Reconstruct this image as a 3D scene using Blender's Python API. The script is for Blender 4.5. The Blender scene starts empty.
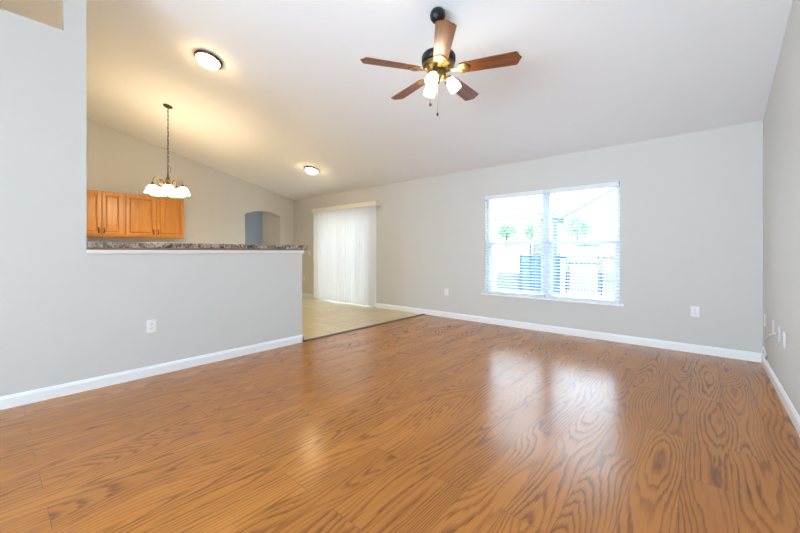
import bpy, bmesh, math, random
from math import sin, cos, pi, radians as R
from mathutils import Vector, Matrix
random.seed(7)
S = bpy.context.scene
COL = S.collection

# ------------------------------------------------------------------ camera, sky, exposure
cam = bpy.data.cameras.new('camera')
cam.sensor_fit = 'HORIZONTAL'; cam.sensor_width = 36.0
cam.lens = 354.0 / 800 * 36.0
cam.shift_y = -0.0184
cam.clip_start = 0.02
co = bpy.data.objects.new('camera', cam); COL.objects.link(co)
co.location = (0, 0, 1.118)
co.rotation_euler = (R(90), 0, R(40.64))
S.camera = co
S.view_settings.view_transform = 'Standard'
S.view_settings.look = 'None'
S.view_settings.gamma = 1.0
S.view_settings.use_curve_mapping = False
S.view_settings.exposure = 1.45
S.cycles.denoising_prefilter = 'NONE'
S.cycles.sample_clamp_indirect = 6.0
SKY = 3.0
LAMP = 1.3                      # scales every lamp
w = bpy.data.worlds.new('sky'); S.world = w; w.use_nodes = True
bg = w.node_tree.nodes['Background']
bg.inputs['Color'].default_value = (0.68, 0.84, 1.0, 1)
bg.inputs['Strength'].default_value = SKY

sun = bpy.data.lights.new('sun', 'SUN'); sun.energy = 3.0; sun.angle = R(2); sun.color = (1, .96, .90)
so_ = bpy.data.objects.new('sun', sun); COL.objects.link(so_); so_.rotation_euler = (0, R(-32), 0)    # high in the west, along the back wall

def portal(loc, rot, sx, sy):
    l = bpy.data.lights.new('window_portal', 'AREA'); l.shape = 'RECTANGLE'
    l.size = sx; l.size_y = sy; l.cycles.is_portal = True
    o = bpy.data.objects.new('window_portal', l); COL.objects.link(o)
    o.location = loc; o.rotation_euler = rot
portal((-1.70, 5.30, 1.23), (R(-90), 0, 0), 1.86, 1.55)      # living room window
portal((-5.97, 5.30, 1.03), (R(-90), 0, 0), 1.86, 2.05)      # sliding door
def fill_light(loc, rot, sx, sy, power, spread=180, col=(.52, .76, 1.0)):
    """added area light that fills the room from a made-up window"""
    l = bpy.data.lights.new('window_fill', 'AREA'); l.shape = 'RECTANGLE'
    l.size = sx; l.size_y = sy; l.energy = power; l.color = col; l.spread = R(spread)
    o = bpy.data.objects.new('window_fill', l); COL.objects.link(o)
    o.location = loc; o.rotation_euler = rot
FILL = 19.0
def towards(a, b): return (Vector(b) - Vector(a)).to_track_quat('-Z', 'Y').to_euler()
for x in (-2.75, -0.70):                                              # added fill at the made-up front windows, behind the camera
    fill_light((x, -2.56, 1.30), towards((x, -2.56, 1.30), (-0.6, 3.6, 2.75)), 1.7, 1.7, FILL * .86, 100, (.66, .82, 1.0))
fill_light((0.41, -1.45, 1.30), (0, R(105), 0), 1.7, 1.5, FILL * .11)         # added fill at the made-up side window, behind the camera

# ------------------------------------------------------------------ materials
def mat(name, col, rough=0.5, metal=0.0, spec=0.5, emit=None, es=0.0, coat=0.0):
    m = bpy.data.materials.new(name); m.use_nodes = True
    b = m.node_tree.nodes['Principled BSDF']
    b.inputs['Base Color'].default_value = (*col, 1)
    b.inputs['Roughness'].default_value = rough
    b.inputs['Metallic'].default_value = metal
    b.inputs['Specular IOR Level'].default_value = spec
    b.inputs['Coat Weight'].default_value = coat
    if emit:
        b.inputs['Emission Color'].default_value = (*emit, 1)
        b.inputs['Emission Strength'].default_value = es
    return m

class NT:
    """tiny node-tree helper"""
    def __init__(s, m):
        s.t = m.node_tree; s.b = s.t.nodes['Principled BSDF']
    def n(s, typ, **kw):
        nd = s.t.nodes.new(typ)
        for k, v in kw.items():
            if k.startswith('_'):
                nd.inputs[k[1:].replace('_', ' ')].default_value = v
            else: setattr(nd, k, v)
        return nd
    def l(s, a, b): s.t.links.new(a, b)
    def math(s, op, a, b=None):
        nd = s.t.nodes.new('ShaderNodeMath'); nd.operation = op
        for i, v in enumerate((a, b)):
            if v is None: continue
            if isinstance(v, (int, float)): nd.inputs[i].default_value = v
            else: s.l(v, nd.inputs[i])
        return nd.outputs[0]
    def mix(s, fac, a, b, blend='MIX'):
        nd = s.t.nodes.new('ShaderNodeMix'); nd.data_type = 'RGBA'; nd.blend_type = blend
        for i, v in ((0, fac), (6, a), (7, b)):
            if isinstance(v, (int, float)): nd.inputs[i].default_value = v
            elif isinstance(v, tuple): nd.inputs[i].default_value = (*v, 1)
            else: s.l(v, nd.inputs[i])
        return nd.outputs[2]
    def ramp(s, fac, stops):
        nd = s.t.nodes.new('ShaderNodeValToRGB'); s.l(fac, nd.inputs[0])
        cr = nd.color_ramp
        while len(cr.elements) < len(stops): cr.elements.new(0.5)
        for e, (p, c) in zip(cr.elements, stops):
            e.position = p; e.color = (*c, 1) if isinstance(c, tuple) else (c, c, c, 1)
        return nd.outputs[0]
    def bump(s, h, strength, dist=0.002):
        nd = s.n('ShaderNodeBump', _Strength=strength, _Distance=dist)
        s.l(h, nd.inputs['Height']); s.l(nd.outputs[0], s.b.inputs['Normal'])

def paint(name, col, rough=0.7, bump=0.12):
    m = mat(name, col, rough, spec=0.3); N = NT(m)
    tc = N.n('ShaderNodeTexCoord')
    nz = N.n('ShaderNodeTexNoise', _Scale=160.0, _Detail=2.0); N.l(tc.outputs['Object'], nz.inputs['Vector'])
    N.bump(nz.outputs[0], bump, 0.001)
    return m

def oak_floor():
    m = mat('oak_laminate', (.5, .25, .1), 0.3, spec=0.5); N = NT(m)
    tc = N.n('ShaderNodeTexCoord'); sp = N.n('ShaderNodeSeparateXYZ'); N.l(tc.outputs['Object'], sp.inputs[0])
    X, Y = sp.outputs[0], sp.outputs[1]
    cb = N.n('ShaderNodeCombineXYZ'); N.l(N.math('ADD', Y, 20.31), cb.inputs[0]); N.l(N.math('ADD', X, 19.085), cb.inputs[1])
    br = N.n('ShaderNodeTexBrick', offset=0.37, offset_frequency=2, _Scale=1.0, _Mortar_Size=0.0011, _Mortar_Smooth=0.3,
             _Bias=0.0, _Brick_Width=1.28, _Row_Height=0.19)
    br.inputs['Color1'].default_value = (0, 0, 0, 1); br.inputs['Color2'].default_value = (1, 1, 1, 1)
    br.inputs['Mortar'].default_value = (0.5, 0.5, 0.5, 1)
    N.l(cb.outputs[0], br.inputs['Vector'])
    rnd = N.math('MULTIPLY', br.outputs['Color'], 1.0)
    W = N.math('MULTIPLY', rnd, 37.0)
    def stretched(kx, ky, detail, rough):
        c = N.n('ShaderNodeCombineXYZ'); N.l(N.math('MULTIPLY', X, kx), c.inputs[0]); N.l(N.math('MULTIPLY', Y, ky), c.inputs[1])
        z = N.n('ShaderNodeTexNoise', noise_dimensions='4D', _Scale=1.0, _Detail=detail, _Roughness=rough)
        N.l(c.outputs[0], z.inputs['Vector']); N.l(W, z.inputs['W'])
        return z.outputs[0]
    field = stretched(3.4, 0.85, 1.0, 0.4)                        # slow wander of the growth rings along the plank
    wob = stretched(60.0, 5.0, 2.0, 0.55)
    rnd2 = N.math('FRACT', N.math('MULTIPLY', rnd, 17.31))
    u = N.math('ADD', N.math('SUBTRACT', N.math('FRACT', N.math('DIVIDE', N.math('ADD', X, 19.085), 0.19)), 0.5), N.math('MULTIPLY', N.math('SUBTRACT', rnd2, 0.5), 0.9))
    bow = N.math('POWER', N.math('ABSOLUTE', u), 1.5)
    ph = N.math('ADD', N.math('ADD', N.math('MULTIPLY', field, 17.0), N.math('MULTIPLY', bow, 9.0)), N.math('MULTIPLY', wob, 1.0))
    saw = N.math('FRACT', ph)
    ring = N.ramp(saw, [(0.0, 0.75), (0.07, 1.0), (0.26, 0.48), (0.44, 0.04), (0.90, 0.0), (1.0, 0.75)])
    fib = stretched(210.0, 5.0, 3.0, 0.6)
    pore = N.ramp(fib, [(0.40, 0.0), (0.66, 1.0)])
    zone = N.ramp(stretched(7.0, 1.6, 1.0, 0.5), [(0.32, 0.5), (0.55, 1.0)])
    dark = N.math('MULTIPLY', N.math('ADD', N.math('MULTIPLY', ring, 0.74), N.math('MULTIPLY', pore, 0.34)), zone)
    base = N.mix(rnd, (.51, .180, .026), (.41, .137, .019))
    base = N.mix(N.math('MULTIPLY', fib, 0.55), base, (.66, .275, .056))
    colr = N.mix(N.math('MINIMUM', dark, 1.0), base, (.165, .050, .010))
    fin = N.mix(N.math('MULTIPLY', br.outputs['Fac'], 0.75), colr, (.09, .035, .012))
    N.l(fin, N.b.inputs['Base Color'])
    rg = N.n('ShaderNodeTexNoise', _Scale=2.2, _Detail=3.0); N.l(tc.outputs['Object'], rg.inputs['Vector'])
    N.l(N.math('ADD', N.math('MULTIPLY', rg.outputs[0], 0.06), N.math('ADD', N.math('MULTIPLY', ring, 0.03), 0.175)), N.b.inputs['Roughness'])
    h = N.math('SUBTRACT', N.math('MULTIPLY', dark, -0.15), br.outputs['Fac'])
    N.bump(h, 0.25, 0.0012)
    return m

def tile_floor():
    m = mat('ceramic_tile', (.6, .5, .35), 0.3, spec=0.5); N = NT(m)
    tc = N.n('ShaderNodeTexCoord')
    mp = N.n('ShaderNodeMapping'); mp.inputs['Location'].default_value = (20.1, 20.05, 0); N.l(tc.outputs['Object'], mp.inputs[0])
    br = N.n('ShaderNodeTexBrick', offset=0.0, _Scale=1.0, _Mortar_Size=0.004, _Mortar_Smooth=0.2, _Bias=0.0, _Brick_Width=0.335, _Row_Height=0.335)
    br.inputs['Color1'].default_value = (.70, .60, .37, 1); br.inputs['Color2'].default_value = (.62, .52, .31, 1)
    br.inputs['Mortar'].default_value = (.27, .20, .11, 1)
    N.l(mp.outputs[0], br.inputs['Vector'])
    nz = N.n('ShaderNodeTexNoise', _Scale=7.0, _Detail=4.0); N.l(tc.outputs['Object'], nz.inputs['Vector'])
    c = N.mix(N.ramp(nz.outputs[0], [(0.35, 0.0), (0.7, 0.5)]), br.outputs['Color'], (.50, .40, .25))
    N.l(c, N.b.inputs['Base Color'])
    N.bump(N.math('MULTIPLY', br.outputs['Fac'], -1.0), 0.4, 0.002)
    return m

def wood(name, light, dark, rough=0.35, axis=2, k=9.0):
    m = mat(name, light, rough, spec=0.5); N = NT(m)
    tc = N.n('ShaderNodeTexCoord'); mp = N.n('ShaderNodeMapping'); N.l(tc.outputs['Object'], mp.inputs[0])
    sc = [k * 6] * 3; sc[axis] = k * 0.5
    mp.inputs['Scale'].default_value = sc
    nz = N.n('ShaderNodeTexNoise', _Scale=1.0, _Detail=4.0, _Distortion=0.6); N.l(mp.outputs[0], nz.inputs['Vector'])
    N.l(N.ramp(nz.outputs[0], [(0.3, dark), (0.62, light)]), N.b.inputs['Base Color'])
    return m

def granite():
    m = mat('granite_laminate', (.2, .17, .15), 0.25); N = NT(m)
    tc = N.n('ShaderNodeTexCoord')
    v = N.n('ShaderNodeTexVoronoi', _Scale=42.0, _Randomness=1.0); 
    nz = N.n('ShaderNodeTexNoise', _Scale=20.0, _Detail=5.0, _Roughness=0.65, _Distortion=1.2)
    N.l(tc.outputs['Object'], nz.inputs['Vector'])
    mv = N.mix(0.12, tc.outputs['Object'], nz.outputs['Color']); N.l(mv, v.inputs['Vector'])
    c1 = N.ramp(nz.outputs[0], [(0.36, (.025, .022, .024)), (0.47, (.10, .085, .085)), (0.56, (.36, .33, .32)), (0.66, (.07, .045, .035))])
    c2 = N.ramp(v.outputs['Color'], [(0.25, (.03, .025, .025)), (0.5, (.26, .14, .08)), (0.8, (.70, .62, .55))])
    N.l(N.mix(0.45, c1, c2), N.b.inputs['Base Color'])
    return m

def glass():
    m = bpy.data.materials.new('window_glass'); m.use_nodes = True
    t = m.node_tree; t.nodes.clear()
    o = t.nodes.new('ShaderNodeOutputMaterial'); mx = t.nodes.new('ShaderNodeMixShader')
    tr = t.nodes.new('ShaderNodeBsdfTransparent'); gl = t.nodes.new('ShaderNodeBsdfGlossy')
    tr.inputs['Color'].default_value = (.97, .985, .98, 1)
    gl.inputs['Roughness'].default_value = 0.02
    mx.inputs[0].default_value = 0.015
    t.links.new(tr.outputs[0], mx.inputs[1]); t.links.new(gl.outputs[0], mx.inputs[2]); t.links.new(mx.outputs[0], o.inputs[0])
    return m

def translucent(name, col, amount, rough=0.5):
    m = mat(name, col, rough, spec=0.3); t = m.node_tree
    b = t.nodes['Principled BSDF']; o = t.nodes['Material Output']
    tl = t.nodes.new('ShaderNodeBsdfTranslucent'); tl.inputs['Color'].default_value = (*col, 1)
    mx = t.nodes.new('ShaderNodeMixShader'); mx.inputs[0].default_value = amount
    t.links.new(b.outputs[0], mx.inputs[1]); t.links.new(tl.outputs[0], mx.inputs[2]); t.links.new(mx.outputs[0], o.inputs[0])
    return m

WARM = (1.0, .76, .46)
M = dict(
    wall=paint('greige_wall_paint', (.64, .628, .595)),
    hall_cool_lit=paint('cool_lit_wall_paint', (.42, .56, .80)),  # cool light on the hall's back wall, put into its paint colour
    ceil=paint('ceiling_paint', (.87, .88, .90), 0.8, 0.3),
    trim=mat('white_trim_paint', (.88, .89, .90), 0.35),
    vinyl=mat('sky_tinted_vinyl', (.68, .74, .82), 0.4),  # white vinyl, with the bluish backlit shade put into its colour
    oak=oak_floor(), tile=tile_floor(),
    strip=mat('dark_brown_transition', (.075, .035, .014), 0.4),
    granite=granite(),
    edge=wood('counter_wood_edge', (.34, .17, .07), (.20, .09, .035), axis=1),
    cab=wood('honey_oak', (.70, .30, .045), (.54, .205, .025), 0.3, axis=2, k=5),
    brass=mat('antique_brass', (.50, .36, .15), 0.32, 1.0),
    fanbrass=mat('fan_brass', (.20, .145, .06), 0.42, 1.0),
    rim=mat('aged_brass_rim', (.15, .095, .04), 0.4, 0.9),
    oldbrass=mat('dark_antique_brass', (.11, .075, .03), 0.5, 0.6),
    bronze=mat('dark_bronze', (.035, .028, .022), 0.4, 0.7),
    black=mat('oil_rubbed_black', (.012, .012, .014), 0.35, 0.3),
    knob=mat('dark_wood_knob', (.05, .03, .02), 0.4),
    blade=wood('walnut_blade', (.26, .085, .026), (.13, .040, .014), 0.35, axis=0, k=5),
    shade=mat('lit_frosted_glass', (.9, .88, .82), 0.4, emit=WARM, es=13.5 * LAMP),
    shade2=mat('lit_fan_glass', (.9, .88, .82), 0.4, emit=(1, .84, .60), es=7 * LAMP),
    dome=mat('lit_dome_glass', (.9, .88, .82), 0.4, emit=(1, .72, .37), es=11.5 * LAMP),
    hall=mat('hall_fill_dome', (.9, .88, .82), 0.4, emit=(1, .76, .45), es=15 * LAMP),  # glow of the added hall light
    outlet=mat('white_plate', (.84, .83, .84), 0.35),
    slot=mat('outlet_slot', (.05, .05, .05), 0.5),
    metal=mat('nickel', (.45, .45, .46), 0.3, 1.0),
    cable=mat('white_cable', (.86, .85, .82), 0.45),
    glass=glass(),
    vblind=translucent('vertical_blind_vinyl', (.93, .93, .925), 0.21),
    hblind=translucent('faux_wood_blind', (.88, .90, .92), 0.15),
    roofpanel=translucent('translucent_roof_panel', (.92, .93, .94), 0.75),
    valance=mat('cream_valance', (.86, .80, .68), 0.45),
    concrete=paint('patio_concrete', (.47, .47, .46), 0.85),
    stucco=paint('white_stucco', (.58, .59, .60), 0.9),
    beam=paint('beige_beam_paint', (.27, .25, .205), 0.8),
    fence=mat('dark_fence_metal', (.035, .075, .165), 0.5, 0.0),
    bluepanel=mat('slate_blue_panel', (.055, .135, .29), 0.6),
    bluepost=mat('slate_blue_post', (.12, .18, .24), 0.6),
    block=paint('grey_block', (.15, .20, .25), 0.9),
    roof=mat('grey_shingle', (.36, .40, .45), 0.9),
    grass=mat('lawn', (.20, .30, .22), 0.95),
    leaf=mat('leaf', (.16, .34, .17), 0.7),
    bark=mat('bark', (.16, .11, .07), 0.9),
)

# ------------------------------------------------------------------ mesh helpers
class MB:
    def __init__(s): s.v = []; s.f = []; s.sm = []
    def add(s, vs, fs, smooth=False):
        o = len(s.v); s.v += [tuple(v) for v in vs]
        for f in fs: s.f.append(tuple(i + o for i in f)); s.sm.append(smooth)
        return s
    def box(s, x0, x1, y0, y1, z0, z1, mtx=None):
        vs = [Vector((x, y, z)) for z in (z0, z1) for y in (y0, y1) for x in (x0, x1)]
        if mtx: vs = [mtx @ v for v in vs]
        return s.add(vs, [(0, 2, 3, 1), (4, 5, 7, 6), (0, 1, 5, 4), (2, 6, 7, 3), (0, 4, 6, 2), (1, 3, 7, 5)])
    def prism(s, poly, d0, d1, axis='x', mtx=None):
        """poly: (a,b) pairs; axis x -> (y,z), y -> (x,z), z -> (x,y)"""
        def P(a, b, d): return Vector((d, a, b) if axis == 'x' else (a, d, b) if axis == 'y' else (a, b, d))
        n = len(poly)
        vs = [P(a, b, d0) for a, b in poly] + [P(a, b, d1) for a, b in poly]
        if mtx: vs = [mtx @ v for v in vs]
        fs = [tuple(range(n)), tuple(range(2 * n - 1, n - 1, -1))]
        fs += [(i, i + n, (i + 1) % n + n, (i + 1) % n) for i in range(n)]
        return s.add(vs, fs)
    def lathe(s, prof, n=24, mtx=None, cap=True):
        vs = []; fs = []
        for r, z in prof:
            for k in range(n):
                a = 2 * pi * k / n; vs.append(Vector((r * cos(a), r * sin(a), z)))
        if mtx: vs = [mtx @ v for v in vs]
        for i in range(len(prof) - 1):
            for k in range(n):
                k2 = (k + 1) % n
                fs.append((i * n + k, i * n + k2, (i + 1) * n + k2, (i + 1) * n + k))
        s.add(vs, fs, True)
        if cap:
            o = len(s.v) - len(vs)
            for i in (0, len(prof) - 1):
                if prof[i][0] > 1e-4:
                    s.f.append(tuple(o + i * n + k for k in range(n))); s.sm.append(False)
        return s
    def tube(s, pts, r, n=8, closed=False, mtx=None):
        pts = [Vector(p) for p in pts]; m = len(pts); vs = []; fs = []
        up = None
        for i, p in enumerate(pts):
            a = pts[(i - 1) % m] if closed or i else p; b = pts[(i + 1) % m] if closed or i < m - 1 else p
            t = (b - a).normalized()
            if up is None:
                up = t.orthogonal().normalized()
            up = (up - t * up.dot(t)).normalized(); q = t.cross(up)
            rr = r[i] if isinstance(r, (list, tuple)) else r
            for k in range(n):
                an = 2 * pi * k / n; vs.append(p + (up * cos(an) + q * sin(an)) * rr)
        if mtx: vs = [mtx @ v for v in vs]
        for i in range(m if closed else m - 1):
            j = (i + 1) % m
            for k in range(n):
                fs.append((i * n + k, i * n + (k + 1) % n, j * n + (k + 1) % n, j * n + k))
        if not closed: fs += [tuple(range(n)), tuple(range((m - 1) * n, m * n))]
        return s.add(vs, fs, True)
    def build(s, name, m, parent=None, loc=None, bevel=0.0, rot=None):
        me = bpy.data.meshes.new(name); me.from_pydata(s.v, [], s.f)
        bm = bmesh.new(); bm.from_mesh(me)
        if bevel:
            bmesh.ops.recalc_face_normals(bm, faces=bm.faces)
            es = [e for e in bm.edges if len(e.link_faces) == 2 and e.calc_face_angle(0) > 0.6]
            bmesh.ops.bevel(bm, geom=es, offset=bevel, segments=2, profile=0.7, affect='EDGES', clamp_overlap=True)
        bmesh.ops.recalc_face_normals(bm, faces=bm.faces); bm.to_mesh(me); bm.free()
        if not bevel:
            me.polygons.foreach_set('use_smooth', s.sm)
        me.materials.append(m)
        o = bpy.data.objects.new(name, me); COL.objects.link(o)
        if loc is not None: o.location = loc
        if rot is not None: o.rotation_euler = rot
        if parent: o.parent = parent
        return o

def tag(o, label=None, cat=None, group=None, kind=None):
    if label: o['label'] = label
    if cat: o['category'] = cat
    if group: o['group'] = group
    if kind: o['kind'] = kind
    return o
def empty(name, loc=(0, 0, 0), rot=(0, 0, 0)):
    o = bpy.data.objects.new(name, None); o.empty_display_size = 0.1
    COL.objects.link(o); o.location = loc; o.rotation_euler = rot
    return o
def struct(o, label=None): return tag(o, label, None, None, 'structure')
def copy_tree(o, parent=None):
    c = o.copy(); COL.objects.link(c)
    if parent: c.parent = parent
    for ch in list(o.children): copy_tree(ch, c)
    return c
def aim(a, b):
    """matrix taking local +z to the direction a->b with its origin at a"""
    a = Vector(a); d = (Vector(b) - a).normalized()
    return Matrix.Translation(a) @ d.to_track_quat('Z', 'Y').to_matrix().to_4x4()

# ------------------------------------------------------------------ the shell
XL, XR, YF, YB, XK = -3.78, 0.453, 5.096, -2.60, -7.94      # left wall, right wall, far wall, back wall, kitchen wall
T = 0.12
SL = 0.235
YR = -0.75                                                   # ridge
def cz(y): return 2.44 + SL * (YF - y) if y >= YR else 2.44 + SL * (YF - YR) - SL * (YR - y)

struct(MB().box(XL - 0.02, XR + 0.15, YB - 0.15, YF + 0.15, -0.12, 0).build('floor', M['oak']), 'oak plank floor of the living room')
struct(MB().box(XK - 1.3, XL - 0.02, YB - 0.15, YF + 0.15, -0.12, 0).build('floor_kitchen', M['tile']), 'beige tile floor of the kitchen')
struct(MB().prism([(XL - 0.045, 0.0), (XL + 0.02, 0.0), (XL + 0.012, 0.008), (XL - 0.03, 0.011), (XL - 0.045, 0.006)], 2.56, YF - 0.002, 'y').build('trim_1', M['strip']),
       'dark brown strip between tile and oak floor')
c = MB()
c.prism([(YB - .15, cz(YB - .15)), (YR, cz(YR)), (YF + .15, cz(YF + .15)), (YF + .15, cz(YF + .15) + .12), (YR, cz(YR) + .12), (YB - .15, cz(YB - .15) + .12)],
        XK - 0.15, XR + 0.15)
struct(c.build('ceiling', M['ceil']), 'white vaulted ceiling')

# far wall: window and sliding door openings
WX0, WX1, WZ0, WZ1 = -2.61, -0.79, 0.47, 1.992
DX0, DX1, DZ1 = -6.88, -5.06, 2.03
c = MB(); y0, y1 = YF, YF + .15; H = 2.44
c.box(XK - .15, DX0, y0, y1, 0, H); c.box(DX0, DX1, y0, y1, DZ1, H); c.box(DX1, WX0, y0, y1, 0, H)
c.box(WX0, WX1, y0, y1, 0, WZ0); c.box(WX0, WX1, y0, y1, WZ1, H); c.box(WX1, XR + .15, y0, y1, 0, H)
struct(c.build('wall_far', M['wall']), 'far wall with the window and the sliding door')

def roofpoly(a, b, z0):
    """(y,z) outline from z0 up to the ceiling between y=a and y=b"""
    p = [(a, z0), (b, z0), (b, cz(b))]
    if a < YR < b: p.append((YR, cz(YR)))
    return p + [(a, cz(a))]
# right wall with an added side window behind the camera
SY0, SY1, SZ0, SZ1 = -2.25, -0.65, 0.4, 2.2
c = MB()
for a, b, z in ((YB, SY0, 0), (SY0, SY1, SZ1), (SY1, YF, 0)): c.prism(roofpoly(a, b, z), XR, XR + .15)
c.box(XR, XR + .15, SY0, SY1, 0, SZ0)
struct(c.build('wall_right', M['wall']), 'plain right wall')
# left wall: half wall under the bar, full height nearer the camera, with an open niche high up
BY0, BY1, BZ = 0.52, 2.54, 1.098
NY0, NY1, NZ = -1.3, 0.388, 2.84
c = MB()
c.prism(roofpoly(YB, NY0, 0), XL - T, XL); c.box(XL - T, XL, NY0, NY1, 0, NZ); c.prism(roofpoly(NY1, BY0, 0), XL - T, XL)
c.box(XL - T, XL, BY0, BY1, 0, BZ)
struct(c.build('wall_left', M['wall']), 'left wall dropping to a half wall under the bar')
# kitchen wall with an arched opening to a hall
AY0, AY1, AZS, AZP = 3.826, 4.711, 1.985, 2.085
c = MB()
c.prism(roofpoly(YB, AY0, 0), XK - T, XK); c.prism(roofpoly(AY1, YF, 0), XK - T, XK)
n = 12; ym = (AY0 + AY1) / 2
arc = [(AY0 + (AY1 - AY0) * i / n, AZS + (AZP - AZS) * (1 - (2 * i / n - 1) ** 2)) for i in range(n + 1)]
for i in range(n):
    (a, za), (b, zb) = arc[i], arc[i + 1]
    c.prism([(a, za), (b, zb), (b, cz(b)), (a, cz(a))], XK - T, XK)
struct(c.build('wall_kitchen', M['wall']), 'kitchen wall with an arched opening')
# the hall behind the arch
hx = XK - 0.92
struct(MB().box(hx - .1, hx, 1.4, 4.83, 0, 2.5).build('wall_hall_back', M['hall_cool_lit']), 'back wall of the hall with cool light painted in')
c = MB(); c.box(hx, XK - T, 4.73, 4.83, 0, 2.5); c.box(hx, XK - T, 1.4, 1.5, 0, 2.5)
struct(c.build('wall_hall', M['wall']), 'hall walls seen through the arch')
struct(MB().box(hx - .1, XK - T, 1.4, 4.83, 2.5, 2.6).build('ceiling_hall', M['ceil']))
# back wall with two added front windows
FW = ((-3.65, -1.85), (-1.6, 0.2)); FZ0, FZ1 = 0.4, 2.2
c = MB(); y0, y1 = YB - .15, YB
zt = cz(YB)
xs = [XK - .15, FW[0][0], FW[0][1], FW[1][0], FW[1][1], XR + .15]
for i in (0, 2, 4): c.box(xs[i], xs[i + 1], y0, y1, 0, zt)
for a, b in FW: c.box(a, b, y0, y1, 0, FZ0); c.box(a, b, y0, y1, FZ1, zt)
struct(c.build('wall_back', M['wall']), 'back wall with added front windows')

# simple framed windows added behind the camera to go with the fill lights
def added_window(name, x0, x1, z0, z1, y, side=False):
    t = .05; fr = MB(); gl = MB()
    def bx(mb, a, b, za, zb, d=.03):
        if side: mb.box(y - d, y + d, a, b, za, zb)
        else: mb.box(a, b, y - d, y + d, za, zb)
    bx(fr, x0, x0 + t, z0, z1); bx(fr, x1 - t, x1, z0, z1); bx(fr, x0 + t, x1 - t, z0, z0 + t); bx(fr, x0 + t, x1 - t, z1 - t, z1)
    xm = (x0 + x1) / 2; bx(fr, xm - t / 2, xm + t / 2, z0 + t, z1 - t)
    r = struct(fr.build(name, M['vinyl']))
    bx(gl, x0 + t, xm - t / 2, z0 + t, z1 - t, .003); bx(gl, xm + t / 2, x1 - t, z0 + t, z1 - t, .003)
    gl.build('pane', M['glass'], r)
added_window('added_window_2', *FW[0], FZ0, FZ1, YB - .1)
added_window('added_window_3', *FW[1], FZ0, FZ1, YB - .1)
added_window('added_window_4', SY0, SY1, SZ0, SZ1, XR + .1, True)

# baseboards
BH, BT = 0.092, 0.014
def bprof(s=1): return [(0, 0), (BT, 0), (BT, BH - .022), (BT * .7, BH - .014), (BT * .45, BH - .004), (0, BH)]
def baseboard(name, m0, kind):
    struct(m0.build(name, M['trim']), kind)
c = MB(); c.prism([(XL + a, b) for a, b in bprof()], YB, BY1 + BT, 'y')
c.prism([(BY1 + a, b) for a, b in bprof()], XL - T, XL + BT, 'x')
baseboard('baseboard_left', c, 'white baseboard along the left wall')
c = MB(); c.prism([(YF - a, b) for a, b in bprof()], -5.0, XR, 'x'); c.prism([(YF - a, b) for a, b in bprof()], XK, -6.94, 'x')
baseboard('baseboard_far', c, 'white baseboard along the far wall')
c = MB(); c.prism([(XR - a, b) for a, b in bprof()], YB, YF - BT, 'y')
baseboard('baseboard_right', c, 'white baseboard along the right wall')
c = MB(); c.prism([(XK + a, b) for a, b in bprof()], AY1, YF - BT, 'y'); c.prism([(XK + a, b) for a, b in bprof()], 2.5, AY0, 'y')
baseboard('baseboard_kitchen', c, 'white baseboard along the kitchen wall')

# white cap moulding under the bar top
c = MB(); c.prism([(XL - T - .012, BZ), (XL + .012, BZ), (XL + .022, BZ + .016), (XL + .022, BZ + .037), (XL - T - .022, BZ + .037), (XL - T - .022, BZ + .016)], BY0, BY1 + .018, 'y')
struct(c.build('trim_2', M['trim']), 'white cap moulding on the half wall')

# ------------------------------------------------------------------ window_1 (twin single hung)
wn = struct(empty('window_1', (-1.70, YF, WZ0)), 'twin white window in the far wall')
wn_loc = Vector((-1.70, YF, WZ0))
def L(o_loc, mb):      # shift a builder's world coordinates to a root's local ones
    mb.v = [tuple(Vector(v) - Vector(o_loc)) for v in mb.v]; return mb
fy0, fy1 = YF + .075, YF + .135
c = MB(); t = .042; zb = WZ0; zt = WZ1; XM = -1.70
c.box(WX0, WX0 + t, fy0, fy1, zb, zt); c.box(WX1 - t, WX1, fy0, fy1, zb, zt)
c.box(XM - .05, XM + .05, fy0, fy1, zb, zt)
for a, b in ((WX0 + t, XM - .05), (XM + .05, WX1 - t)):
    c.box(a, b, fy0, fy1, zb, zb + .045); c.box(a, b, fy0, fy1, zt - .045, zt)
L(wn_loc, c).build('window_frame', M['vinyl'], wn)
for a, b in ((WX0 + t, XM - .05), (XM + .05, WX1 - t)):
    zm = 1.245
    s = MB(); s.box(a, b, fy0 + .01, fy1 - .01, zm - .028, zm + .028)
    s.box(a, a + .03, fy0 + .015, fy1 - .025, zb + .045, zm - .028); s.box(b - .03, b, fy0 + .015, fy1 - .025, zb + .045, zm - .028)
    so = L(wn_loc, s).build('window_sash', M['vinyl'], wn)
    g = MB(); g.box(a, b, fy1 - .022, fy1 - .018, zm + .028, zt - .045); g.box(a + .03, b - .03, fy0 + .022, fy0 + .026, zb + .045, zm - .028)
    L(wn_loc, g).build('pane', M['glass'], so)
    lk = MB().box((a + b) / 2 - .03, (a + b) / 2 + .03, fy0 - .008, fy0 + .01, zm + .0, zm + .022)
    L(wn_loc, lk).build('sash_lock', M['vinyl'], so)
s = MB(); s.box(WX0 - .05, WX1 + .05, YF - .045, YF - .0005, zb - .022, zb + .004); s.box(WX0 + .001, WX1 - .001, YF - .0005, fy0, zb + .0005, zb + .004)
L(wn_loc, s).build('window_sill', M['trim'], wn, bevel=.004)

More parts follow.
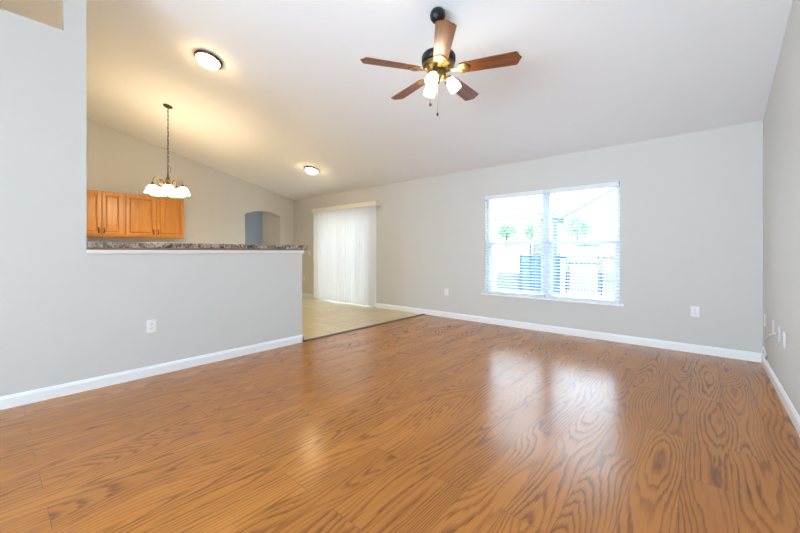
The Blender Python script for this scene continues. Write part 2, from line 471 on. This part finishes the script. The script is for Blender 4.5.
# ------------------------------------------------------------------ door_1: sliding glass door behind the vertical blind
dr = struct(empty('door_1', (-5.97, YF + .1, 0)), 'sliding glass door behind the vertical blind'); dl = Vector((-5.97, YF + .1, 0))
c = MB(); t = .05; y0, y1 = YF + .06, YF + .14
c.box(DX0, DX0 + t, y0, y1, 0, DZ1); c.box(DX1 - t, DX1, y0, y1, 0, DZ1); c.box(DX0 + t, DX1 - t, y0, y1, DZ1 - t, DZ1); c.box(DX0 + t, DX1 - t, y0, y1, 0.001, .03)
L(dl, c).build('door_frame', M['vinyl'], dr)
for a, b, yy in ((DX0 + t, -5.94, YF + .12), (-6.0, DX1 - t, YF + .085)):
    p = MB(); q = .06
    p.box(a, a + q, yy - .015, yy + .015, .03, DZ1 - t); p.box(b - q, b, yy - .015, yy + .015, .03, DZ1 - t)
    p.box(a + q, b - q, yy - .015, yy + .015, .03, .11); p.box(a + q, b - q, yy - .015, yy + .015, DZ1 - t - .07, DZ1 - t)
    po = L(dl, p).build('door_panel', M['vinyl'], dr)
    g = MB().box(a + q, b - q, yy - .003, yy + .003, .11, DZ1 - t - .07)
    L(dl, g).build('pane', M['glass'], po)

# ------------------------------------------------------------------ bar countertop
ct = MB().box(XL - .36, XL + .045, BY0 + .003, BY1 + .055, 1.152, 1.200).build('bar_countertop', M['granite'], bevel=.006)
tag(ct, 'dark speckled granite-look bar top on the half wall', 'countertop')
e = MB().box(XL - .35, XL + .038, BY0 + .004, BY1 + .048, 1.1355, 1.152).build('wood_edge', M['edge'], ct)
e['label'] = 'brown wooden underside strip'

# ------------------------------------------------------------------ kitchen upper cabinets
def cabinet(name, y0, y1, doors, label):
    xf = -7.62; z0, z1 = 1.378, 2.132
    root = empty(name, (XK, (y0 + y1) / 2, z0)); lo = Vector((XK, (y0 + y1) / 2, z0))
    tag(root, label, 'cabinet', 'upper kitchen cabinets')
    b = MB(); b.box(XK + .001, xf, y0 + .0005, y1 - .0005, z0, z1)
    L(lo, b).build('body', M['cab'], root)
    for a, bb, side in doors:
        za, zb_ = z0 + .022, z1 - .022; fw = .046; x0, x1 = xf + .0005, xf + .022
        fr = MB()
        fr.box(x0, x1, a, a + fw, za, zb_); fr.box(x0, x1, bb - fw, bb, za, zb_)
        fr.box(x0, x1, a + fw, bb - fw, za, za + fw); fr.box(x0, x1, a + fw, bb - fw, zb_ - fw, zb_)
        d = L(lo, fr).build('door', M['cab'], root, bevel=.003)
        # recessed centre panel with a raised field
        p = MB(); p.box(x0, x0 + .005, a + fw - .002, bb - fw + .002, za + fw - .002, zb_ - fw + .002)
        pa, pb, pc, pd = a + fw + .008, bb - fw - .008, za + fw + .008, zb_ - fw - .008; k = .016
        p.add([(x0 + .005, pa, pc), (x0 + .005, pb, pc), (x0 + .005, pb, pd), (x0 + .005, pa, pd),
               (x0 + .015, pa + k, pc + k), (x0 + .015, pb - k, pc + k), (x0 + .015, pb - k, pd - k), (x0 + .015, pa + k, pd - k)],
              [(0, 1, 5, 4), (1, 2, 6, 5), (2, 3, 7, 6), (3, 0, 4, 7), (4, 5, 6, 7)])
        L(lo, p).build('panel', M['cab'], d)
        yk = bb - .027 if side > 0 else a + .027
        h = MB(); zk = z0 + .10
        h.tube([(x1, yk, zk - .035), (x1 + .022, yk, zk - .033), (x1 + .03, yk, zk - .012), (x1 + .03, yk, zk + .012), (x1 + .022, yk, zk + .033), (x1, yk, zk + .035)], .0065, 8)
        h.lathe([(.012, 0), (.012, .004)], 10, aim((x1, yk, zk - .037), (x1 + 1, yk, zk - .037)))
        h.lathe([(.012, 0), (.012, .004)], 10, aim((x1, yk, zk + .037), (x1 + 1, yk, zk + .037)))
        L(lo, h).build('handle', M['bronze'], d)
    return root
cabinet('kitchen_cabinet', .93, 1.535, ((.956, 1.224, 1), (1.242, 1.508, -1)), 'narrower honey oak wall cabinet beside the left wall edge, two doors')
cabinet('kitchen_cabinet', 1.535, 2.468, ((1.563, 1.996, 1), (2.014, 2.445, -1)), 'wider honey oak wall cabinet with two broad doors behind the chandelier')

# ------------------------------------------------------------------ ceiling fan
fanc = Vector((-1.632, 2.381, cz(2.381)))
fan = empty('ceiling_fan', fanc); tag(fan, 'five-blade ceiling fan with brown blades and three lit frosted shades', 'ceiling fan')
def fz(z): return z - fanc.z
tilt = Matrix.Rotation(-math.atan(SL), 4, 'X')
prof = [(.062 * cos(a), -.054 - .062 * sin(a)) for a in [R(q) for q in (-62, -45, -30, -15, 0, 15, 30, 45, 60, 75, 84)]]
MB().lathe(prof, 28, tilt).build('canopy', M['black'], fan)
MB().tube([(0, 0, -.08), (0, 0, fz(2.735))], .013, 12).build('downrod', M['black'], fan)
MB().lathe([(.03, fz(2.735)), (.05, fz(2.728)), (.10, fz(2.720)), (.130, fz(2.708)), (.137, fz(2.695)), (.137, fz(2.655)), (.125, fz(2.64)), (.11, fz(2.637))], 36).build('motor_housing', M['black'], fan)
MB().lathe([(.118, fz(2.638)), (.130, fz(2.632)), (.126, fz(2.618)), (.09, fz(2.604)), (.06, fz(2.598)), (.05, fz(2.59))], 36).build('flywheel', M['fanbrass'], fan)
MB().lathe([(.05, fz(2.592)), (.058, fz(2.575)), (.058, fz(2.545)), (.048, fz(2.525)), (.03, fz(2.505)), (.018, fz(2.49)), (.006, fz(2.482))], 24).build('light_hub', M['fanbrass'], fan)
ZB = fz(2.578)
def outline():
    up = [(.17, .048), (.20, .056), (.30, .060), (.45, .065), (.600, .070), (.616, .052), (.622, .030), (.640, 0)]
    return up + [(x, -y) for x, y in reversed(up[:-1])]
for k in range(5):
    a = R(-51 + 72 * k)
    mt = Matrix.Rotation(a, 4, 'Z') @ Matrix.Translation((0, 0, ZB)) @ Matrix.Rotation(R(-12), 4, 'X')
    b = MB().prism(outline(), -.004, .004, 'z').build('blade', M['blade'], fan, bevel=.0015)
    b.matrix_local = mt
    i = MB()
    ys = [(.160, .022), (.175, .044), (.200, .052), (.225, .044), (.240, .022), (.252, 0)]
    i.prism(ys + [(x, -y) for x, y in reversed(ys[:-1])], -.0105, -.0045, 'z')
    i.prism([(.095, .016), (.135, .012), (.172, .022), (.172, -.022), (.135, -.012), (.095, -.016)], -.0105, -.003, 'z')
    for sx, sy in ((.19, .025), (.19, -.025), (.225, 0)): i.lathe([(.006, -.0135), (.006, -.0105)], 8, Matrix.Translation((sx, sy, 0)))
    i.tube([(.085, 0, .040), (.10, 0, .012), (.12, 0, -.004)], .012, 8)
    i.build('blade_iron', M['brass'], b)
for a in (40, 160, 280):
    a = R(a); d = Vector((cos(a), sin(a), 0))
    p0 = Vector((0, 0, fz(2.545))) + d * .045; p1 = Vector((0, 0, fz(2.548))) + d * .072; p2 = Vector((0, 0, fz(2.530))) + d * .080
    arm = MB().tube([p0, p1, p2], .009, 8)
    ax = (d * sin(R(33)) + Vector((0, 0, -cos(R(33))))).normalized()
    arm.lathe([(.012, -.012), (.024, -.006), (.027, .012), (.025, .020)], 16, aim(p2, p2 + ax))
    ao = arm.build('lamp_arm', M['brass'], fan)
    sh = MB().lathe([(.022, .012), (.030, .022), (.039, .040), (.045, .064), (.048, .090), (.047, .112), (.043, .118), (.022, .122), (.0, .123)], 20, aim(p2, p2 + ax), cap=False)
    sh.build('lamp_shade', M['shade2'], fan)
for (dx, dy), zb, kn in (((-.060, -.030), 2.315, .011), ((-.005, -.008), 2.228, .010)):
    ch = MB().tube([(dx * .5, dy * .5, fz(2.52)), (dx, dy, fz(2.49)), (dx, dy, fz(zb) + .02)], .0016, 6).build('pull_chain', M['brass'], fan)
    MB().lathe([(.001, .022), (.006, .018), (kn, .008), (kn, -.002), (.006, -.010), (.001, -.013)], 12, Matrix.Translation((dx, dy, fz(zb)))).build('pull_knob', M['knob'], ch)

# ------------------------------------------------------------------ chandelier
cc = Vector((-5.908, 1.707, cz(1.707)))
cl = empty('chandelier', cc); tag(cl, 'five-light antique brass chandelier hanging on a chain in the kitchen', 'chandelier')
def hz(z): return z - cc.z
MB().lathe([(.002, .0), (.062, .002), (.062, -.008), (.050, -.020), (.025, -.030), (.010, -.036)], 28, Matrix.Rotation(-math.atan(SL), 4, 'X')).build('canopy', M['bronze'], cl)
chn = MB(); z = -.035; k = 0
while z > hz(2.40):
    pts = [(0.008 * cos(t), 0, .019 * sin(t)) for t in [2 * pi * q / 10 for q in range(10)]]
    chn.tube(pts, .0028, 6, True, Matrix.Translation((0, 0, z - .016)) @ Matrix.Rotation(pi / 2 * (k % 2), 4, 'Z')); z -= .030; k += 1
chn.build('chain', M['bronze'], cl)
cd = [(.006 + .007 * sin(i * 1.3), .006 * cos(i * 1.7), -.03 + (hz(2.38) + .03) * i / 24) for i in range(25)]
cd += [(.03, .01, hz(2.36)), (.055, .02, hz(2.32)), (.05, .02, hz(2.275)), (.02, .01, hz(2.27)), (.007, 0, hz(2.28))]
MB().tube(cd, .0028, 6).build('cord', M['bronze'], cl)
b = MB(); b.tube([(.018 * cos(t), 0, hz(2.365) + .018 * sin(t)) for t in [2 * pi * q / 14 for q in range(14)]], .0035, 6, True)
b.lathe([(.003, hz(2.35)), (.008, hz(2.34)), (.007, hz(2.26)), (.012, hz(2.235)), (.009, hz(2.22)), (.018, hz(2.20)), (.030, hz(2.16)), (.034, hz(2.125)), (.026, hz(2.095)),
         (.040, hz(2.08)), (.042, hz(2.06)), (.024, hz(2.04)), (.013, hz(2.015)), (.016, hz(2.0)), (.002, hz(1.985))], 20)
b.build('body', M['oldbrass'], cl)
RA = .19
for k in range(5):
    a = R(-16 + 72 * k); d = Vector((cos(a), sin(a), 0)); t = Vector((0, 0, 1))
    def P(r, z): return d * r + t * hz(z)
    path = [P(.030, 2.075), P(.055, 2.068), P(.078, 2.09), P(.092, 2.13), P(.110, 2.165), P(.140, 2.182), P(.168, 2.172), P(.185, 2.14), P(RA, 2.09)]
    ar = MB().tube(path, .0055, 8).build('arm', M['oldbrass'], cl)
    MB().lathe([(.008, hz(2.105)), (.014, hz(2.098)), (.024, hz(2.078)), (.034, hz(2.064)), (.034, hz(2.058))], 16, Matrix.Translation(d * RA)).build('socket_cup', M['oldbrass'], ar)
    s = MB(); NN = 30; vs = []; fs = []
    prof = [(.026, 2.063), (.042, 2.054), (.060, 2.036), (.072, 2.012), (.079, 1.986), (.088, 1.964), (.096, 1.952)]
    for i, (r, z) in enumerate(prof):
        for q in range(NN):
            an = 2 * pi * q / NN; wv = 1 + .05 * max(0, (i - 3) / 3) * cos(6 * an)
            vs.append(d * RA + Vector((r * wv * cos(an), r * wv * sin(an), hz(z))))
    for i in range(len(prof) - 1):
        for q in range(NN): fs.append((i * NN + q, i * NN + (q + 1) % NN, (i + 1) * NN + (q + 1) % NN, (i + 1) * NN + q))
    s.add(vs, fs, True); so = s.build('lamp_shade', M['shade'], cl)
    MB().lathe([(.012, hz(2.06)), (.014, hz(2.05)), (.024, hz(2.03)), (.028, hz(2.01)), (.022, hz(1.985)), (.008, hz(1.972)), (.0, hz(1.971))], 14, Matrix.Translation(d * RA), cap=False).build('bulb', M['shade'], so)

# ------------------------------------------------------------------ flush dome lights
def dome(x, y, label):
    r = empty('dome_light', (x, y, cz(y) - .0005), (-math.atan(SL), 0, 0)); tag(r, label, 'ceiling light', 'flush dome lights on the ceiling')
    MB().lathe([(.10, 0), (.140, -.001), (.143, -.012), (.138, -.024), (.124, -.030), (.118, -.026), (.10, -.02)], 40).build('rim', M['rim'], r)
    MB().lathe([(.119, -.026), (.117, -.036), (.108, -.052), (.088, -.070), (.058, -.083), (.028, -.089), (0, -.090)], 32, cap=False).build('glass_dome', M['dome'], r)
    MB().lathe([(.004, -.088), (.010, -.092), (.011, -.099), (.006, -.105), (.001, -.108)], 12).build('finial', M['bronze'], r)
dome(-4.17, 1.60, 'larger looking brass-rimmed dome light nearer the camera, left of the fan')
dome(-5.66, 4.02, 'smaller looking brass-rimmed dome light farther away, in front of the vertical blind')
hl = empty('hall_fill_light', ((hx + XK - T) / 2, 3.3, 2.5)); tag(hl, 'added unseen ceiling light warming the hall beyond the arch', 'ceiling light')  # added lamp, out of view, to brighten the hall
MB().lathe([(.12, 0), (.125, -.02), (.115, -.025)], 24).build('rim', M['brass'], hl)
MB().lathe([(.113, -.024), (.10, -.05), (.06, -.075), (0, -.085)], 24, cap=False).build('glass_dome', M['hall'], hl)

# ------------------------------------------------------------------ outlets, switch, cable
def plate(kind, loc, face, label, cat, style='duplex', group='white wall plates'):
    """face: rotation about z taking local -y (front) to the room"""
    r = empty(kind, loc, (0, 0, face)); tag(r, label, cat, group)
    MB().box(-.037, .037, -.006, 0, -.0575, .0575).build('cover_plate', M['outlet'], r, bevel=.003)
    if style == 'duplex':
        for z in (-.021, .021):
            p = [(.016 * cos(q), z + max(-.013, min(.013, .0165 * sin(q)))) for q in [2 * pi * i / 16 for i in range(16)]]
            s = MB().prism(p, -.0085, -.0055, 'y').build('socket', M['outlet'], r)
            h = MB(); h.box(-.0075, -.0045, -.0092, -.008, z - .001, z + .008); h.box(.0045, .0075, -.0092, -.008, z - .001, z + .007); h.box(-.0025, .0025, -.0092, -.008, z - .010, z - .006)
            h.build('slots', M['slot'], s)
        MB().lathe([(.003, 0), (.003, .0015)], 8, aim((0, -.006, 0), (0, -1, 0))).build('screw', M['metal'], r)
    elif style == 'switch':
        MB().box(-.005, .005, -.016, -.005, -.002, .012, Matrix.Rotation(R(12), 4, 'X')).build('toggle', M['outlet'], r)
    elif style == 'coax':
        MB().lathe([(.006, 0), (.006, .004), (.0045, .004), (.0045, .012)], 10, aim((0, -.006, 0), (0, -1, 0))).build('jack', M['metal'], r)
    elif style == 'blank':
        for z in (-.042, .042): MB().lathe([(.003, 0), (.003, .0015)], 8, aim((0, -.006, z), (0, -1, z))).build('screw', M['metal'], r)
FARW, LEFTW, RIGHTW = 0, R(90), R(-90)
plate('wall_outlet', (XL + .0005, .961, .449), LEFTW, 'white duplex outlet on the half wall under the bar', 'outlet')
plate('wall_outlet', (-3.329, YF - .0005, .433), FARW, 'white outlet on the far wall between the vertical blind and window', 'outlet')
plate('wall_outlet', (-.074, YF - .0005, .458), FARW, 'white duplex outlet on the far wall right of the window', 'outlet')
plate('wall_outlet', (-7.50, YF - .0005, .452), FARW, 'white outlet low on the far wall left of the vertical blind', 'outlet')
plate('light_switch', (-7.275, YF - .0005, 1.09), FARW, 'white light switch left of the vertical blind at bar height', 'switch', 'switch')
plate('wall_outlet', (XR - .0005, 4.93, .455), RIGHTW, 'white outlet on the right wall nearest the far corner', 'outlet')
plate('phone_plate', (XR - .0005, 4.36, .478), RIGHTW, 'blank white plate on the right wall, second from the corner', 'wall plate', 'blank')
plate('cable_plate', (XR - .0005, 4.06, .472), RIGHTW, 'white plate on the right wall that the white cable leaves', 'wall plate', 'coax')
plate('wall_outlet', (XR - .0005, 3.83, .469), RIGHTW, 'white outlet on the right wall nearest the camera', 'outlet')
xr = XR
pts = [(xr - .012, 4.06, .472), (xr - .028, 4.09, .463), (xr - .038, 4.22, .428), (xr - .040, 4.42, .368), (xr - .038, 4.62, .298), (xr - .033, 4.72, .245),
       (xr - .024, 4.71, .195), (xr - .021, 4.66, .155)]
def smooth(p, k=6):
    p = [Vector(q) for q in p]; out = []
    for i in range(len(p) - 1):
        a = p[max(i - 1, 0)]; b = p[i]; c_ = p[i + 1]; d = p[min(i + 2, len(p) - 1)]
        for j in range(k):
            t = j / k; out.append(.5 * ((2 * b) + (c_ - a) * t + (2 * a - 5 * b + 4 * c_ - d) * t * t + (3 * b - a - 3 * c_ + d) * t ** 3))
    return out + [p[-1]]
cb = MB().tube(smooth(pts), .0068, 8).build('coaxial_cable', M['cable']); tag(cb, 'white coaxial cable drooping from its wall plate to the baseboard', 'cable')
MB().lathe([(.008, 0), (.008, .022), (.006, .024), (.006, .034)], 10, aim(pts[-1], (xr - .019, 4.60, .12))).build('connector', M['metal'], cb)

# ------------------------------------------------------------------ vertical blind on the sliding door
vb = empty('vertical_blind', (-5.94, YF, 0)); tag(vb, 'closed white vertical blind with cream valance over the sliding door', 'blind')
vl = Vector((-5.94, YF, 0))
c = MB(); x0, x1 = -7.0, -4.89
c.box(x0, x1, YF - .130, YF - .118, 2.035, 2.122); c.box(x0, x0 + .012, YF - .118, YF - .001, 2.035, 2.122); c.box(x1 - .012, x1, YF - .118, YF - .001, 2.035, 2.122)
c.box(x0 + .012, x1 - .012, YF - .118, YF - .001, 2.112, 2.122)
L(vl, c).build('valance', M['valance'], vb)
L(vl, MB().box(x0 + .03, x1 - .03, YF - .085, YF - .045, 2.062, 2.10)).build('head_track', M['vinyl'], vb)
n = 26; sx0, sx1 = -6.94, -5.0
sw = .089
pr = [(-sw / 2 + sw * i / 6, .010 * (1 - (i / 3 - 1) ** 2)) for i in range(7)]
sl0 = MB().prism(pr + [(x, y - .0012) for x, y in reversed(pr)], .028, 2.058, 'z')
for i in range(n):
    x = sx0 + (sx1 - sx0) * i / (n - 1)
    o = sl0.build('slat', M['vblind']) if i == 0 else o.copy()
    if i: COL.objects.link(o)
    o.parent = vb; o.location = (x - vl.x, -.065, 0); o.rotation_euler = (0, 0, R(34 + random.uniform(-5, 5)))
L(vl, MB().tube([(-6.965, YF - .1, 2.06), (-6.968, YF - .1, 1.5), (-6.965, YF - .1, .9)], .003, 6)).build('wand', M['vinyl'], vb)

# ------------------------------------------------------------------ two horizontal blinds in the window
def hblind(x0, x1, label):
    xc = (x0 + x1) / 2; r = empty('window_blind', (xc, YF + .03, WZ0)); tag(r, label, 'blind', 'open slat blinds in the window')
    w2 = (x1 - x0) / 2; top = WZ1 - WZ0
    MB().box(-w2, w2, -.044, .02, top - .062, top - .002).build('headrail', M['hblind'], r, bevel=.003)
    n = 33; zlo = .034
    for i in range(n):
        if i == 0:
            s = MB(); ww = w2 - .004
            s.prism([(-.024, -.0015), (0, .0008), (.024, -.0015), (.024, .0007), (0, .0030), (-.024, .0007)], -ww, ww, 'x')
            o = s.build('slat', M['hblind'])
        else:
            o = o.copy(); COL.objects.link(o)
        o.parent = r; o.location = (0, 0, zlo + (top - .10 - zlo) * i / (n - 1)); o.rotation_euler = (R(8), 0, 0)
    MB().box(-w2 + .004, w2 - .004, -.024, .024, .006, .022).build('bottom_rail', M['hblind'], r, bevel=.003)
    for x in (-w2 + .12, w2 - .12):
        for y in (-.0275, .0275): MB().tube([(x, y, .01), (x, y, top - .04)], .0012, 5).build('ladder_cord', M['hblind'], r)
    MB().tube([(-w2 + .05, -.05, top - .07), (-w2 + .05, -.052, top - .75)], .004, 6).build('wand', M['hblind'], r)
hblind(WX0 + .006, XM - .004, 'open white slat blind over the left half of the window')
hblind(XM + .004, WX1 - .006, 'open white slat blind over the right half of the window')

# ------------------------------------------------------------------ outside
GZ = -0.10
struct(MB().box(-40, 40, YF + .15, 12.2, GZ - .2, GZ).build('ground_patio', M['concrete']), 'pale concrete patio')
struct(MB().box(-40, 40, 12.2, 60, GZ - .2, GZ).build('ground_lawn', M['grass']), 'green lawn')
struct(MB().box(-40, 40, -30, YB - .15, GZ - .2, GZ).build('ground_front', M['concrete']))
pc = empty('patio_cover', (-5.5, 10.6, GZ)); pl = Vector((-5.5, 10.6, GZ)); tag(pc, 'white flat patio cover with beige beam seen through the window', 'patio cover')
c = MB().prism([(YF + .16, 2.50), (10.9, 2.30), (10.9, 2.40), (YF + .16, 2.62)], -5.2, -3.12); L(pl, c).build('roof_panel', M['roofpanel'], pc)
L(pl, MB().box(-8.6, -3.12, 10.5, 10.7, 2.07, 2.295)).build('beam', M['beam'], pc)
L(pl, MB().box(-3.84, -3.60, 10.5, 10.7, GZ, 2.07)).build('post', M['beam'], pc)
L(pl, MB().box(-3.30, -3.18, 10.55, 10.65, GZ, 2.07)).build('post', M['bluepost'], pc)
# slate-blue gate panels
sp = empty('patio_screen', (-3.6, 10.3, GZ)); sl_ = Vector((-3.6, 10.3, GZ)); tag(sp, 'slate blue double patio screen standing left of the window mullion', 'screen')
for a, b in ((-4.10, -3.86), (-3.80, -3.50), (-3.44, -3.07)):
    c = MB()
    for i in range(9):
        z = GZ + .08 + i * .115; c.box(a, b, 10.29, 10.31, z, z + .108)
    L(sl_, c).build('board_panel', M['bluepanel'], sp)
for x in (-4.13, -3.83, -3.47, -3.04):
    L(sl_, MB().box(x - .022, x + .022, 10.275, 10.325, GZ, 1.06 if x != -3.83 else 1.32)).build('post', M['fence'], sp)
bl = MB().box(-4.93, -4.2, 10.4, 10.6, GZ, .46).build('block_wall', M['block']); tag(bl, 'low grey block wall left of the slate blue screen', 'low wall')
# chain-link fence and gate
def mesh(mb, x0, x1, y, z0, z1, s=.085, r=.0085):
    h = z1 - z0; x = x0 - h
    while x < x1:
        for sgn in (1, -1):
            pa = (x, z0 if sgn > 0 else z1); pb = (x + h, z1 if sgn > 0 else z0)
            def cl_(p, q):
                (ax, az), (bx, bz) = p, q
                if bx <= x0 or ax >= x1: return None
                if ax < x0: az = az + (bz - az) * (x0 - ax) / (bx - ax); ax = x0
                if bx > x1: bz = az + (bz - az) * (x1 - ax) / (bx - ax); bx = x1
                return (ax, y, az), (bx, y, bz)
            g = cl_(pa, pb)
            if g: mb.tube(g, r, 4)
        x += s
FY = 11.3
cf = empty('chain_link_fence', (-1.0, FY, GZ)); fl = Vector((-1.0, FY, GZ)); tag(cf, 'dark chain-link fence across the yard right of the gate', 'fence')
for a, b in ((-3.52, -3.12), (-2.20, 1.2)):
    L(fl, MB().tube([(a, FY, .95), (b, FY, .95)], .034, 8)).build('top_rail', M['fence'], cf)
    m_ = MB(); mesh(m_, a, b, FY, -.04, .93); L(fl, m_).build('wire_mesh', M['fence'], cf)
for x in (-3.52, -3.12, -2.20, -.4, 1.2): L(fl, MB().tube([(x, FY, GZ), (x, FY, 1.04)], .030, 8)).build('post', M['fence'], cf)
cg = empty('chain_link_gate', (-2.66, FY, GZ)); gl_ = Vector((-2.66, FY, GZ)); tag(cg, 'dark chain-link gate in the middle of the fence', 'gate')
gf = MB(); a, b = -3.06, -2.26
gf.tube([(a, FY, -.03), (a, FY, .97), (b, FY, .97), (b, FY, -.03)], .028, 8, True)
L(gl_, gf).build('gate_frame', M['fence'], cg)
L(gl_, MB().tube([(a, FY, .78), (b, FY, .78)], .024, 8)).build('cross_rail', M['fence'], cg)
m_ = MB(); mesh(m_, a + .02, b - .02, FY, -.01, .95); L(gl_, m_).build('wire_mesh', M['fence'], cg)
# neighbour house with its gable
nh = empty('neighbor_house', (-1.0, 18, GZ)); nl = Vector((-1.0, 18, GZ)); tag(nh, 'white neighbouring house with a gabled roof beyond the fence', 'house')
L(nl, MB().prism([(-5.1, GZ), (3.1, GZ), (3.1, 2.85), (-1.0, 4.9), (-5.1, 2.85)], 18, 26, 'y')).build('wall', M['stucco'], nh)
for s in (-1, 1):
    q = [(-1.0, 5.02), (-1.0 + s * 4.6, 2.70), (-1.0 + s * 4.6, 2.50), (-1.0, 4.82 + .08)]
    L(nl, MB().prism(q, 17.7, 26.3, 'y')).build('roof_slope', M['roof'], nh)
L(nl, MB().box(-4.6, -3.55, 17.95, 18.0, 1.1, 1.52)).build('window', M['bluepanel'], nh)
gw = MB().box(-16, -3.1, 15.9, 16.1, GZ, 1.32).build('garden_wall', M['stucco']); tag(gw, 'white garden wall beyond the patio on the left', 'wall')
def tree(x, y, zc, r, label, seed, n=900):
    rd = random.Random(seed); rt = empty('tree', (x, y, GZ)); tag(rt, label, 'tree', 'trees in the yard')
    MB().tube([(0, 0, 0), (.03, 0, (zc - GZ) * .5), (0, .02, zc - GZ)], [.06, .05, .025], 8).build('trunk', M['bark'], rt)
    f = MB()
    for _ in range(n):
        d = Vector((rd.gauss(0, 1), rd.gauss(0, 1), rd.gauss(0, 1))).normalized() * r * rd.uniform(.35, 1.0)
        p = Vector((0, 0, zc - GZ)) + Vector((d.x, d.y, d.z * .75)); q = Vector((rd.gauss(0, 1), rd.gauss(0, 1), rd.gauss(0, 1))).normalized()
        u = q.orthogonal().normalized(); v = q.cross(u); k = rd.uniform(.04, .08)
        f.add([p - u * k, p + v * k * .5, p + u * k, p - v * k * .5], [(0, 1, 2, 3)])
    f.build('foliage', M['leaf'], rt)
tree(-7.55, 17.0, 2.15, .62, 'small leafy tree left of the beige patio post', 1)
tree(-6.20, 17.1, 2.10, .60, 'leafy tree just beside the beige patio post', 2)
tree(-4.25, 17.0, 2.20, .66, 'leafy tree behind the chain-link gate', 3)
